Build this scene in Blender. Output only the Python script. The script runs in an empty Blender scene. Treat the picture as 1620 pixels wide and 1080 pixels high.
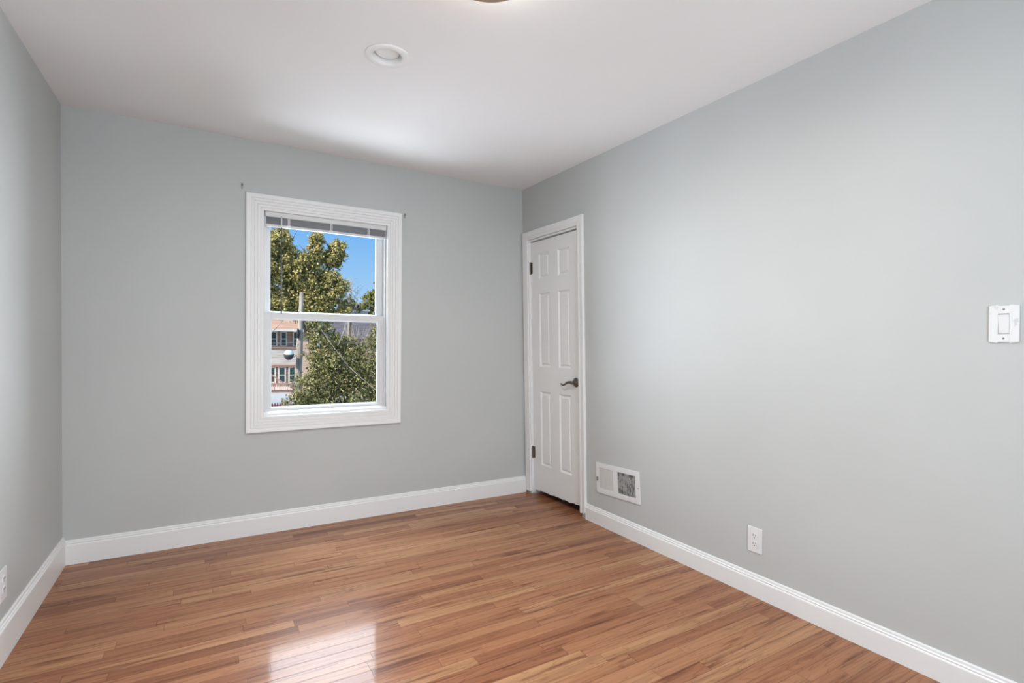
import bpy, bmesh, math, random
import numpy as np
from mathutils import Vector, Matrix
C = bpy.context.scene.collection
SC = bpy.context.scene
PI = math.pi

# ------------------------------------------------------------------ camera, sky, lights, exposure
CAM = (0.6629, -3.6133, 1.2044)
YAW, PITCH, ROLL = 0.53810, -0.01621, 0.01015
FPX, U0, V0 = 825.167, 820.348, 557.326
fw = Vector((math.sin(YAW)*math.cos(PITCH), math.cos(YAW)*math.cos(PITCH), math.sin(PITCH)))
rt = Vector((math.cos(YAW), -math.sin(YAW), 0)); up = rt.cross(fw)
rt2 = math.cos(ROLL)*rt + math.sin(ROLL)*up; up2 = -math.sin(ROLL)*rt + math.cos(ROLL)*up
cd = bpy.data.cameras.new('camera'); cam = bpy.data.objects.new('camera', cd); C.objects.link(cam)
cam.matrix_world = Matrix(((rt2.x, up2.x, -fw.x, CAM[0]), (rt2.y, up2.y, -fw.y, CAM[1]), (rt2.z, up2.z, -fw.z, CAM[2]), (0, 0, 0, 1)))
cd.sensor_fit = 'HORIZONTAL'; cd.sensor_width = 36.0; cd.lens = FPX/1620*36
cd.shift_x = -(U0-810)/1620; cd.shift_y = (V0-540)/1620
cd.clip_start = 0.02; cd.clip_end = 400
SC.camera = cam

def at(u, v, y):                      # the point at depth y that stands on this line of sight
    d = rt2*((u-U0)/FPX) - up2*((v-V0)/FPX) + fw
    t = (y-CAM[1])/d.y
    return Vector(CAM) + d*t

SC.view_settings.view_transform = 'Standard'; SC.view_settings.look = 'None'
SC.view_settings.gamma = 1.0; SC.view_settings.use_curve_mapping = False
SC.view_settings.exposure = 0.0
SC.cycles.sample_clamp_indirect = 14.0; SC.cycles.use_light_tree = False

W = bpy.data.worlds.new('sky'); SC.world = W; W.use_nodes = True
nt = W.node_tree; nt.nodes.clear()
def wn(t, **k):
    n = nt.nodes.new(t)
    for a, b in k.items(): setattr(n, a, b)
    return n
out = wn('ShaderNodeOutputWorld'); bg = wn('ShaderNodeBackground'); tc = wn('ShaderNodeTexCoord'); sp = wn('ShaderNodeSeparateXYZ')
nt.links.new(tc.outputs['Generated'], sp.inputs[0])
r1 = wn('ShaderNodeValToRGB'); nt.links.new(sp.outputs['Z'], r1.inputs[0])
e = r1.color_ramp.elements; e[0].position = 0.0; e[0].color = (.52, .76, .96, 1); e[1].position = .22; e[1].color = (.17, .46, .95, 1)
m1 = wn('ShaderNodeMapRange', interpolation_type='SMOOTHSTEP'); m1.inputs[1].default_value = .31; m1.inputs[2].default_value = .40
m2 = wn('ShaderNodeMapRange', interpolation_type='SMOOTHSTEP'); m2.inputs[1].default_value = .45; m2.inputs[2].default_value = .70
nt.links.new(sp.outputs['Z'], m1.inputs[0]); nt.links.new(sp.outputs['Y'], m2.inputs[0])
mm = wn('ShaderNodeMath', operation='MULTIPLY'); nt.links.new(m1.outputs[0], mm.inputs[0]); nt.links.new(m2.outputs[0], mm.inputs[1])
m3 = wn('ShaderNodeMapRange', interpolation_type='SMOOTHSTEP'); m3.inputs[1].default_value = -.22; m3.inputs[2].default_value = -.02; nt.links.new(sp.outputs['X'], m3.inputs[0])
m4 = wn('ShaderNodeMapRange', interpolation_type='SMOOTHSTEP'); m4.inputs[1].default_value = .66; m4.inputs[2].default_value = .58; nt.links.new(sp.outputs['Z'], m4.inputs[0])
m5 = wn('ShaderNodeMapRange', interpolation_type='SMOOTHSTEP'); m5.inputs[1].default_value = .62; m5.inputs[2].default_value = .42; nt.links.new(sp.outputs['X'], m5.inputs[0])
for q_ in (m3, m4, m5):
    m_ = wn('ShaderNodeMath', operation='MULTIPLY'); nt.links.new(mm.outputs[0], m_.inputs[0]); nt.links.new(q_.outputs[0], m_.inputs[1]); mm = m_
mx = wn('ShaderNodeMix', data_type='RGBA'); nt.links.new(mm.outputs[0], mx.inputs[0]); nt.links.new(r1.outputs[0], mx.inputs[6])
mx.inputs[7].default_value = (17, 18, 20, 1)          # bright sky patch added out of view for the floor to reflect
nt.links.new(mx.outputs[2], bg.inputs[0]); bg.inputs[1].default_value = 1.0; nt.links.new(bg.outputs[0], out.inputs[0])

def area(name, loc, aim, sx, sy, power, col):
    l = bpy.data.lights.new(name, 'AREA'); l.shape = 'RECTANGLE'; l.size = sx; l.size_y = sy; l.energy = power; l.color = col
    o = bpy.data.objects.new(name, l); C.objects.link(o); o.location = loc
    o.rotation_euler = (Vector(aim)-Vector(loc)).to_track_quat('-Z', 'Y').to_euler(); return o
sl = bpy.data.lights.new('sun', 'SUN'); sl.energy = 7.6; sl.angle = .01; sl.color = (1, .93, .82)
so = bpy.data.objects.new('sun', sl); C.objects.link(so); so.rotation_euler = Vector((.72, .40, -.66)).to_track_quat('-Z', 'Y').to_euler()
so.location = (-10, -10, 20)
DAY = (0.89, 0.96, 1.11)
P_HIGH, P_WEST, P_EAST, P_LOW, P_FILL = 210, 212, 140, 165, 54
area('daylight_high', (1.35, 1.1, 3.3), (1.35, -1.8, .4), 2.0, .9, P_HIGH, (0.75, 0.95, 1.12))
area('daylight_west', (-.35, 2.3, 1.25), (2.9, -1.9, 1.3), 1.4, 1.8, P_WEST, DAY)
area('daylight_east', (3.45, 2.0, 1.25), (0, -1.4, 1.3), 1.3, 1.8, P_EAST, DAY)
area('daylight_low', (.65, 1.5, -.55), (2.0, -1.0, 2.4), 2.6, 1.2, P_LOW, DAY)      # light thrown up from the sunlit ground
area('fill_light', (1.45, -4.6, 1.15), (1.45, -1.0, 1.2), 1.3, 1.7, P_FILL, (0.88, 0.99, 1.13))   # fill lamp added in a made-up doorway behind the camera
LAMP_GLOW = 208                                         # the ceiling lamp's bowl (built below)

# ------------------------------------------------------------------ materials
def mat(name, col, rough=.5, metal=0., spec=.5, coat=0., coat_rough=.1):
    m = bpy.data.materials.new(name); m.use_nodes = True
    b = m.node_tree.nodes['Principled BSDF']
    b.inputs['Base Color'].default_value = (*col, 1); b.inputs['Roughness'].default_value = rough
    b.inputs['Metallic'].default_value = metal; b.inputs['Specular IOR Level'].default_value = spec
    b.inputs['Coat Weight'].default_value = coat; b.inputs['Coat Roughness'].default_value = coat_rough
    return m
class N:                               # small node-graph helper
    def __init__(s, m): s.t = m.node_tree; s.b = s.t.nodes['Principled BSDF']
    def n(s, t, **k):
        x = s.t.nodes.new(t)
        for a, b in k.items(): setattr(x, a, b)
        return x
    def l(s, a, b): s.t.links.new(a, b)
    def m(s, op, a, b=None, c=None):
        x = s.n('ShaderNodeMath', operation=op)
        for i, v in enumerate((a, b, c)):
            if v is None: continue
            if isinstance(v, (int, float)): x.inputs[i].default_value = v
            else: s.l(v, x.inputs[i])
        return x.outputs[0]
    def coords(s, scale=(1, 1, 1), kind='Object'):
        t = s.n('ShaderNodeTexCoord'); mp = s.n('ShaderNodeMapping'); mp.inputs['Scale'].default_value = scale
        s.l(t.outputs[kind], mp.inputs[0]); return mp.outputs[0]
    def noise(s, vec, scale, detail=3, rough=.5):
        x = s.n('ShaderNodeTexNoise'); x.inputs['Scale'].default_value = scale; x.inputs['Detail'].default_value = detail
        x.inputs['Roughness'].default_value = rough
        s.l(vec, x.inputs['Vector']); return x.outputs['Fac']
    def ramp(s, fac, stops, interp='LINEAR'):
        r = s.n('ShaderNodeValToRGB'); r.color_ramp.interpolation = interp; e = r.color_ramp.elements
        while len(e) < len(stops): e.new(.5)
        for i, (p, c) in enumerate(stops):
            e[i].position = p; e[i].color = (*c, 1) if len(c) == 3 else c
        s.l(fac, r.inputs[0]); return r.outputs[0]
    def mul(s, a, b, fac=1.):
        x = s.n('ShaderNodeMix', data_type='RGBA', blend_type='MULTIPLY')
        if isinstance(fac, float): x.inputs[0].default_value = fac
        else: s.l(fac, x.inputs[0])
        for i, v in ((6, a), (7, b)):
            if isinstance(v, tuple): x.inputs[i].default_value = v
            else: s.l(v, x.inputs[i])
        return x.outputs[2]
    def mixc(s, fac, a, b):
        x = s.n('ShaderNodeMix', data_type='RGBA')
        if isinstance(fac, float): x.inputs[0].default_value = fac
        else: s.l(fac, x.inputs[0])
        for i, v in ((6, a), (7, b)):
            if isinstance(v, tuple): x.inputs[i].default_value = v
            else: s.l(v, x.inputs[i])
        return x.outputs[2]
    def bump(s, h, strength=.2, dist=.002):
        x = s.n('ShaderNodeBump'); x.inputs['Strength'].default_value = strength; x.inputs['Distance'].default_value = dist
        s.l(h, x.inputs['Height']); s.l(x.outputs[0], s.b.inputs['Normal'])

def paint(name, col, rough, var=.03, spec=.4):
    m = mat(name, col, rough, spec=spec); g = N(m); v = g.coords()
    n1 = g.noise(v, 1.3, 4); n2 = g.noise(v, 160, 3)
    c = g.ramp(n1, [(.3, tuple(x*(1-var) for x in col)), (.7, tuple(min(1, x*(1+var)) for x in col))])
    g.l(c, g.b.inputs['Base Color']); g.bump(n2, .10, .0015); return m
M_WALL = paint('wall_paint', (.522, .538, .520), .48)
M_CEIL = paint('ceiling_paint', (.87, .865, .855), .8, .012, .2)
M_TRIM = paint('trim_paint', (.83, .83, .815), .35, .02)
M_DOOR = paint('door_paint', (.83, .83, .815), .32, .02)
M_VINYL = mat('white_vinyl', (.66, .66, .655), .35)
M_PLASTIC = mat('white_plastic', (.77, .77, .765), .3)
M_DARK = mat('dark_recess', (.02, .02, .02), .6)
M_DUCT = mat('duct_shade', (.035, .033, .03), .6, .3)
M_SCREW = mat('screw_steel', (.35, .34, .32), .35, .9)
M_PEWTER = mat('pewter', (.17, .155, .135), .32, 1.0)
M_HINGE = mat('tarnished_hinge', (.20, .17, .13), .42, .9)
M_GAP = mat('dark_gap', (.03, .027, .024), .8)
M_WAND = mat('backlit_wand', (.045, .040, .035), .3)  # clear plastic coloured near-black, as the backlight makes it look
M_SLAT = mat('blind_slat', (.46, .46, .48), .45)
M_BRONZE = mat('lamp_bronze', (.50, .36, .25), .4, .2)
M_CREAM = mat('lamp_pan', (.80, .76, .70), .5)

def glass_mat():                       # thin clear float glass, very slightly green
    m = bpy.data.materials.new('window_glass'); m.use_nodes = True; t = m.node_tree; t.nodes.clear()
    o = t.nodes.new('ShaderNodeOutputMaterial'); tr = t.nodes.new('ShaderNodeBsdfTransparent'); tr.inputs[0].default_value = (.965, .98, .972, 1)
    t.links.new(tr.outputs[0], o.inputs[0]); return m
M_GLASS = glass_mat()
def glow_mat(name='lit_frosted_glass', k=1.):
    m = bpy.data.materials.new(name); m.use_nodes = True; b = m.node_tree.nodes['Principled BSDF']
    b.inputs['Base Color'].default_value = (.9, .86, .8, 1)
    b.inputs['Emission Color'].default_value = (1, 0.965, 0.91, 1); b.inputs['Emission Strength'].default_value = LAMP_GLOW*k; return m
M_GLOW = glow_mat(); M_BAND = glow_mat('fill_band_glow', .085)

def floor_mat():
    m = mat('oak_strip_floor', (.4, .22, .13), .36, spec=.12, coat=0.26, coat_rough=.07); g = N(m); g.b.inputs['Coat IOR'].default_value = 1.5
    t = g.n('ShaderNodeTexCoord'); s = g.n('ShaderNodeSeparateXYZ'); g.l(t.outputs['Object'], s.inputs[0])
    x, y = s.outputs['X'], s.outputs['Y']; PWID = .057
    ys = g.m('DIVIDE', y, PWID); row = g.m('FLOOR', ys); fy = g.m('FRACT', ys)
    wr = g.n('ShaderNodeTexWhiteNoise', noise_dimensions='1D'); g.l(row, wr.inputs['W'])
    w = g.m('ADD', g.m('MULTIPLY', x, 1.25), g.m('MULTIPLY', wr.outputs['Value'], 900.))
    vo = g.n('ShaderNodeTexVoronoi', voronoi_dimensions='1D'); vo.inputs['Scale'].default_value = 1; vo.inputs['Randomness'].default_value = 1
    ve = g.n('ShaderNodeTexVoronoi', voronoi_dimensions='1D', feature='DISTANCE_TO_EDGE'); ve.inputs['Scale'].default_value = 1; ve.inputs['Randomness'].default_value = 1
    g.l(w, vo.inputs['W']); g.l(w, ve.inputs['W'])
    wid = g.n('ShaderNodeTexWhiteNoise', noise_dimensions='2D'); cv = g.n('ShaderNodeCombineXYZ')
    g.l(vo.outputs['W'], cv.inputs[0]); g.l(row, cv.inputs[1]); g.l(cv.outputs[0], wid.inputs['Vector'])
    rv = wid.outputs['Value']
    sc = g.n('ShaderNodeSeparateColor'); g.l(wid.outputs['Color'], sc.inputs[0])
    base = g.ramp(rv, [(0, (.275, .125, .070)), (.10, (.335, .160, .092)), (.35, (.405, .205, .118)), (.60, (.430, .232, .135)),
                       (.82, (.450, .255, .148)), (.96, (.510, .315, .185)), (1, (.36, .155, .095))])
    gc = g.n('ShaderNodeCombineXYZ'); g.l(g.m('MULTIPLY', x, 1.8), gc.inputs[0]); g.l(g.m('MULTIPLY', y, 52.), gc.inputs[1]); g.l(g.m('MULTIPLY', rv, 91.), gc.inputs[2])
    n1 = g.noise(gc.outputs[0], 1.0, 6, .62)
    c = g.mul(base, g.ramp(n1, [(.28, (.56, .50, .47)), (.50, (.97, .96, .95)), (.75, (1.18, 1.20, 1.24))]))
    # cathedral figure
    gd = g.n('ShaderNodeCombineXYZ'); g.l(g.m('MULTIPLY', x, 1.1), gd.inputs[0]); g.l(g.m('MULTIPLY', y, 11.), gd.inputs[1]); g.l(g.m('MULTIPLY', rv, 37.), gd.inputs[2])
    n2 = g.noise(gd.outputs[0], 1.6, 2, .45); rings = g.m('FRACT', g.m('MULTIPLY', n2, 11.))
    tri = g.m('ABSOLUTE', g.m('SUBTRACT', rings, .5))
    c = g.mul(c, g.ramp(tri, [(.0, (.80, .74, .70)), (.14, (1, 1, 1))]), 1.)
    # mineral streaks and knots
    ge = g.n('ShaderNodeCombineXYZ'); g.l(g.m('MULTIPLY', x, 1.7), ge.inputs[0]); g.l(g.m('MULTIPLY', y, 24.), ge.inputs[1]); g.l(g.m('MULTIPLY', rv, 53.), ge.inputs[2])
    n3 = g.noise(ge.outputs[0], 1.2, 4, .6)
    c = g.mul(c, g.ramp(n3, [(.57, (1, 1, 1)), (.65, (.62, .52, .50)), (.74, (.40, .31, .29))]))
    # seams
    ey = g.m('MINIMUM', fy, g.m('SUBTRACT', 1., fy)); ey = g.m('MULTIPLY', ey, PWID)
    ex = g.m('MULTIPLY', ve.outputs['Distance'], .8)
    ed = g.m('MINIMUM', ey, ex)
    seam = g.n('ShaderNodeMapRange'); seam.inputs[1].default_value = .0003; seam.inputs[2].default_value = .0016; g.l(ed, seam.inputs[0])
    c = g.mul(c, g.ramp(seam.outputs[0], [(0, (.50, .42, .38)), (1, (1, 1, 1))]))
    c = g.mul(c, (0.87, 0.75, 0.64, 1))
    g.l(c, g.b.inputs['Base Color'])
    # slight cupping and tilt of each strip, worn varnish
    tilt = g.m('MULTIPLY', g.m('SUBTRACT', fy, .5), g.m('SUBTRACT', sc.outputs[1], .5))
    h = g.m('ADD', g.m('MULTIPLY', seam.outputs[0], .30), g.m('MULTIPLY', tilt, .5))
    h = g.m('ADD', h, g.m('MULTIPLY', n1, .10))
    bp = g.n('ShaderNodeBump'); bp.inputs['Strength'].default_value = .35; bp.inputs['Distance'].default_value = .0012
    g.l(h, bp.inputs['Height']); g.l(bp.outputs[0], g.b.inputs['Normal']); g.l(bp.outputs[0], g.b.inputs['Coat Normal'])
    wear = g.noise(t.outputs['Object'], 2.6, 4, .6)
    wr2 = g.n('ShaderNodeMapRange'); wr2.inputs[1].default_value = .3; wr2.inputs[2].default_value = .7; wr2.inputs[3].default_value = .05; wr2.inputs[4].default_value = .12
    g.l(wear, wr2.inputs[0]); g.l(wr2.outputs[0], g.b.inputs['Coat Roughness'])
    return m
M_FLOOR = floor_mat()

def leaf_mat(name, stops, rough=.6):
    m = mat(name, (.2, .2, .05), rough, spec=.25); g = N(m); gi = g.n('ShaderNodeNewGeometry')
    c = g.ramp(gi.outputs['Random Per Island'], stops); g.l(c, g.b.inputs['Base Color'])
    tr = g.n('ShaderNodeBsdfTranslucent'); g.l(c, tr.inputs[0]); ms = g.n('ShaderNodeMixShader'); ms.inputs[0].default_value = .18
    o = [n for n in g.t.nodes if n.type == 'OUTPUT_MATERIAL'][0]
    g.l(g.b.outputs[0], ms.inputs[1]); g.l(tr.outputs[0], ms.inputs[2]); g.l(ms.outputs[0], o.inputs[0]); return m

def siding_mat(name, c1, c2, pitch, weather=0.):
    m = mat(name, c1, .8, spec=.2); g = N(m); t = g.n('ShaderNodeTexCoord'); s = g.n('ShaderNodeSeparateXYZ'); g.l(t.outputs['Object'], s.inputs[0])
    f = g.m('FRACT', g.m('DIVIDE', s.outputs['Z'], pitch))
    v = g.coords((.6, .6, 6.)); n = g.noise(v, 1.2, 5, .7)
    c = g.ramp(n, [(.42-.1*weather, c2), (.58, c1)])
    c = g.mul(c, g.ramp(f, [(0, (.55, .52, .5)), (.14, (1, 1, 1))])); g.l(c, g.b.inputs['Base Color']); return m

# ------------------------------------------------------------------ mesh helpers
def new_obj(name, me, parent=None, m=None):
    o = bpy.data.objects.new(name, me); C.objects.link(o)
    if parent is not None: o.parent = parent
    if m is not None and me is not None: me.materials.append(m)
    return o
def build(name, bm, m, parent=None, smooth=False, bevel=0., seg=2):
    bmesh.ops.recalc_face_normals(bm, faces=bm.faces[:])
    me = bpy.data.meshes.new(name); bm.to_mesh(me); bm.free()
    if smooth:
        for p in me.polygons: p.use_smooth = True
    o = new_obj(name, me, parent, m)
    if bevel:
        b = o.modifiers.new('bevel', 'BEVEL'); b.width = bevel; b.segments = seg; b.limit_method = 'ANGLE'; b.angle_limit = .6
    return o
def empty(name, loc=(0, 0, 0), M=None):
    o = bpy.data.objects.new(name, None); C.objects.link(o); o.empty_display_size = .05
    if M is not None: o.matrix_world = M @ Matrix.Translation(loc)
    else: o.location = loc
    return o
def tag(o, label, cat, group=None, kind=None):
    o['label'] = label
    if cat: o['category'] = cat
    if group: o['group'] = group
    if kind: o['kind'] = kind
    return o
def box(bm, x0, x1, y0, y1, z0, z1, mtx=None):
    vs = [bm.verts.new(Vector((x, y, z)) if mtx is None else mtx @ Vector((x, y, z))) for x in (x0, x1) for y in (y0, y1) for z in (z0, z1)]
    for f in ((0, 1, 3, 2), (4, 6, 7, 5), (0, 4, 5, 1), (2, 3, 7, 6), (0, 2, 6, 4), (1, 5, 7, 3)): bm.faces.new([vs[i] for i in f])
def B(*a, **k):
    bm = bmesh.new()
    for q in a: box(bm, *q)
    return bm
def prism(bm, prof, p0, p1, ax_u, ax_v):       # profile in (u,v) extruded from p0 to p1
    p0, p1, ax_u, ax_v = map(Vector, (p0, p1, ax_u, ax_v))
    a = [bm.verts.new(p0+ax_u*u+ax_v*v) for u, v in prof]; b = [bm.verts.new(p1+ax_u*u+ax_v*v) for u, v in prof]
    n = len(prof)
    for i in range(n): bm.faces.new((a[i], a[(i+1) % n], b[(i+1) % n], b[i]))
    bm.faces.new(a); bm.faces.new(b[::-1])
def lathe(bm, prof, n=48, mtx=None):           # profile (r, z)
    rings = []
    for r, z in prof:
        if r < 1e-6: ring = [bm.verts.new((0, 0, z))]
        else: ring = [bm.verts.new((r*math.cos(2*PI*i/n), r*math.sin(2*PI*i/n), z)) for i in range(n)]
        rings.append(ring)
    for a, b in zip(rings, rings[1:]):
        if len(a) == 1 and len(b) == 1: continue
        for i in range(n):
            j = (i+1) % n
            if len(a) == 1: bm.faces.new((a[0], b[i], b[j]))
            elif len(b) == 1: bm.faces.new((a[i], a[j], b[0]))
            else: bm.faces.new((a[i], a[j], b[j], b[i]))
    if mtx is not None:
        bmesh.ops.transform(bm, matrix=mtx, verts=[v for r in rings for v in r])
def tube(bm, pts, rad, n=8, flat=1.):          # rad: number or list
    pts = [Vector(p) for p in pts]; rs = rad if isinstance(rad, (list, tuple)) else [rad]*len(pts)
    rings = []; ref = Vector((0, 0, 1))
    for i, p in enumerate(pts):
        t = (pts[min(i+1, len(pts)-1)]-pts[max(i-1, 0)]).normalized()
        r0 = ref if abs(t.dot(ref)) < .95 else Vector((0, 1, 0))
        a = t.cross(r0).normalized(); b = a.cross(t)
        rings.append([bm.verts.new(p + a*rs[i]*math.cos(2*PI*k/n)*flat + b*rs[i]*math.sin(2*PI*k/n)) for k in range(n)])
    for a, b in zip(rings, rings[1:]):
        for k in range(n): bm.faces.new((a[k], a[(k+1) % n], b[(k+1) % n], b[k]))
    bm.faces.new(rings[0][::-1]); bm.faces.new(rings[-1])
def frame_sweep(bm, x0, x1, z0, z1, prof, sides='LTRB'):
    """mitred picture frame round an opening; prof = (outward distance from the opening, y)"""
    n = len(prof)
    def corner(cx, cz, sx, sz): return [bm.verts.new((cx+sx*t, y, cz+sz*t)) for t, y in prof]
    zb = -1 if 'B' in sides else 0
    cs = {'BL': corner(x0, z0, -1, zb), 'TL': corner(x0, z1, -1, 1), 'TR': corner(x1, z1, 1, 1), 'BR': corner(x1, z0, 1, zb)}
    for s, a, b in (('L', 'BL', 'TL'), ('T', 'TL', 'TR'), ('R', 'TR', 'BR'), ('B', 'BR', 'BL')):
        if s not in sides: continue
        A, Bq = cs[a], cs[b]
        for i in range(n): bm.faces.new((A[i], A[(i+1) % n], Bq[(i+1) % n], Bq[i]))
    if 'B' not in sides:
        bm.faces.new(cs['BL']); bm.faces.new(cs['BR'][::-1])
def wall_with_hole(bm, x0, x1, y0, y1, z0, z1, h):
    a, b, c, d = h
    for q in ((x0, a, z0, z1), (b, x1, z0, z1), (a, b, z0, c), (a, b, d, z1)):
        if q[1]-q[0] > 1e-4 and q[3]-q[2] > 1e-4: box(bm, q[0], q[1], y0, y1, q[2], q[3])
    bmesh.ops.remove_doubles(bm, verts=bm.verts[:], dist=1e-5)

# ------------------------------------------------------------------ the room shell
H = 2.44; YF = -4.3
S = Vector((.0133, -1, 0)).normalized(); Z0 = Vector((-.0299, 0, 1)).normalized(); NIN = Z0.cross(S).normalized(); ZR = S.cross(NIN)
MR = Matrix(((S.x, NIN.x, ZR.x, 2.910), (S.y, NIN.y, ZR.y, 0), (S.z, NIN.z, ZR.z, 0), (0, 0, 0, 1)))     # right wall: x towards the camera, y into the wall
ML = Matrix.Rotation(PI/2, 4, 'Z')                                                                   # left wall seen from the room
def struct(o, label=None, cat=None):
    o['kind'] = 'structure'
    if label: o['label'] = label
    if cat: o['category'] = cat
    return o

WX0, WX1, WZ0, WZ1 = .955, 1.757, .722, 2.032                # rough opening of the window
bm = bmesh.new(); wall_with_hole(bm, 0, 3.0, 0, .16, -.2, H+.1, (WX0, WX1, WZ0, WZ1))
struct(build('wall_back', bm, M_WALL), 'pale grey painted end wall with the window', 'wall')
struct(build('wall_left', B((-.14, 0, YF-.1, .16, -.2, H+.1)), M_WALL), 'pale grey painted wall at the left edge', 'wall')
bm = bmesh.new(); wall_with_hole(bm, -.16, -YF+.1, 0, .14, -.05, H+.08, (.080, .727, -.05, 2.022))
o = build('wall_right', bm, M_WALL); o.matrix_world = MR; struct(o, 'long pale grey painted wall with the door and the light switch', 'wall')
bm = bmesh.new(); wall_with_hole(bm, -.14, 3.2, YF-.14, YF, -.2, H+.1, (.75, 2.15, -.2, 2.25))
struct(build('wall_front', bm, M_WALL), 'pale grey wall behind the camera with a wide doorway added for the fill light', 'wall')  # its doorway is added to let the fill lamp shine in
bm = B((-.14, 3.2, YF-1.4, YF-.14, 0, H))
for f in [f for f in bm.faces if abs(f.calc_center_median().y-(YF-.14)) < 1e-4]: bm.faces.remove(f)
struct(build('wall_added_hall', bm, M_WALL), 'unseen hall added behind the camera to hold the fill light', 'wall')  # closed box added round the fill lamp, out of view
struct(build('floor', B((-.14, 3.3, YF-1.5, .1, -.2, 0)), M_FLOOR), 'glossy oak strip floor in mixed honey and reddish brown boards', 'floor')
# ceiling slab with a round cut-out for the recessed light
RLX, RLY, RLR = 1.330, -1.368, .066
bm = bmesh.new(); n = 48; q = .15
ring = [bm.verts.new((RLX+RLR*math.cos(2*PI*i/n), RLY+RLR*math.sin(2*PI*i/n), H)) for i in range(n)]
sq = []
for i in range(n):
    a = 2*PI*i/n; k = q/max(abs(math.cos(a)), abs(math.sin(a))); sq.append(bm.verts.new((RLX+k*math.cos(a), RLY+k*math.sin(a), H)))
for i in range(n): bm.faces.new((ring[i], ring[(i+1) % n], sq[(i+1) % n], sq[i]))
x0, x1, y0, y1 = -.14, 3.2, YF-.14, .16
for a, b, c, d in ((x0, RLX-q, y0, y1), (RLX+q, x1, y0, y1), (RLX-q, RLX+q, y0, RLY-q), (RLX-q, RLX+q, RLY+q, y1)):
    bm.faces.new([bm.verts.new(p) for p in ((a, c, H), (b, c, H), (b, d, H), (a, d, H))])
up_ring = [bm.verts.new((v.co.x, v.co.y, H+.11)) for v in ring]
for i in range(n): bm.faces.new((ring[i], ring[(i+1) % n], up_ring[(i+1) % n], up_ring[i]))
bm.faces.new([bm.verts.new(p) for p in ((x0, y0, H+.12), (x1, y0, H+.12), (x1, y1, H+.12), (x0, y1, H+.12))])
bmesh.ops.remove_doubles(bm, verts=bm.verts[:], dist=1e-5)
struct(build('ceiling', bm, M_CEIL), 'flat white painted ceiling', 'ceiling')

def base_prof(h, t=.015):
    return [(0, 0), (0, h), (.004, h), (.007, h-.004), (.0075, h-.012), (.012, h-.016), (.0105, h-.021), (.0145, h-.026), (t, h-.03), (t, 0)]
bm = bmesh.new(); prism(bm, base_prof(.130), (0, 0, 0), (2.897, 0, 0), (0, -1, 0), (0, 0, 1))
struct(build('baseboard_back', bm, M_TRIM), 'white baseboard along the window wall', 'baseboard')
bm = bmesh.new(); prism(bm, base_prof(.150), (0, YF, 0), (0, 0, 0), (1, 0, 0), (0, 0, 1))
struct(build('baseboard_left', bm, M_TRIM), 'white baseboard along the left wall', 'baseboard')
bm = bmesh.new(); prism(bm, base_prof(.120), (.779, 0, -.01), (-YF, 0, -.01), (0, -1, 0), (0, 0, 1))
o = build('baseboard_right', bm, M_TRIM); o.matrix_world = MR; struct(o, 'white baseboard along the right wall, ending at the door casing', 'baseboard')

# ------------------------------------------------------------------ window
win = struct(empty('window_1', (0, 0, 0)), 'white double hung window in a fluted casing', 'window')
prof = [(0, 0), (0, -.010), (.004, -.013), (.016, -.013), (.018, -.0105), (.020, -.0145), (.034, -.0145), (.036, -.012), (.038, -.016), (.052, -.016),
        (.054, -.0135), (.056, -.0175), (.070, -.0175), (.072, -.015), (.074, -.019), (.088, -.020), (.097, -.020), (.100, -.017), (.100, 0)]
bm = bmesh.new(); frame_sweep(bm, .965, 1.742, .737, 2.016, [(t*1.0, y) for t, y in prof]); build('window_casing', bm, M_TRIM, win)
# jamb lining with vinyl tracks
bm = bmesh.new()
for x0, x1 in ((.955, .966), (1.741, 1.757)): box(bm, x0, x1, -.004, .15, .722, 2.032)
box(bm, .966, 1.741, -.004, .15, 2.018, 2.032); box(bm, .966, 1.741, -.004, .15, .722, .738)
build('jamb', bm, M_TRIM, win)
bm = bmesh.new()
for xa, sgn in ((.966, 1), (1.741, -1)):
    for y0, y1, t in ((.020, .032, .012), (.066, .072, .009), (.112, .128, .012)):
        box(bm, min(xa, xa+sgn*t), max(xa, xa+sgn*t), y0, y1, .738, 2.018)
    box(bm, min(xa, xa+sgn*.004), max(xa, xa+sgn*.004), .020, .128, .738, 2.018)
build('sash_track', bm, M_VINYL, win, bevel=.0012)
bm = bmesh.new(); prism(bm, [(.0, .738), (.0, .752), (.034, .764), (.14, .764), (.14, .738)], (.966, 0, 0), (1.741, 0, 0), (0, 1, 0), (0, 0, 1))
build('sill', bm, M_TRIM, win, bevel=.001)
def sash(name, x0, x1, z0, z1, ya, yb, gx0, gx1, gz0, gz1):
    bm = bmesh.new(); wall_with_hole(bm, x0, x1, ya, yb, z0, z1, (gx0, gx1, gz0, gz1))
    o = build(name, bm, M_VINYL, win, bevel=.0025)
    bm = bmesh.new(); ym = (ya+yb)/2                     # sloped glazing bead
    frame_sweep(bm, gx0+.008, gx1-.008, gz0+.008, gz1-.008, [(0, ym-.004), (.009, ya+.003), (.009, ym+.004), (0, ym+.004)])
    build('glazing_bead', bm, M_VINYL, o)
    build('pane', B((gx0+.004, gx1-.004, ym-.002, ym+.002, gz0+.004, gz1-.004)), M_GLASS, o)
    return o
ls = sash('lower_sash', .972, 1.733, .762, 1.390, .034, .064, 1.006, 1.694, .780, 1.351)
us = sash('upper_sash', .972, 1.733, 1.352, 2.016, .074, .106, 1.003, 1.692, 1.392, 1.976)
bm = bmesh.new(); box(bm, 1.714, 1.738, .0285, .036, 1.262, 1.322); box(bm, 1.734, 1.741, .027, .036, 1.262, 1.322)
build('tilt_latch', bm, M_VINYL, ls, bevel=.001)
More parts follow.
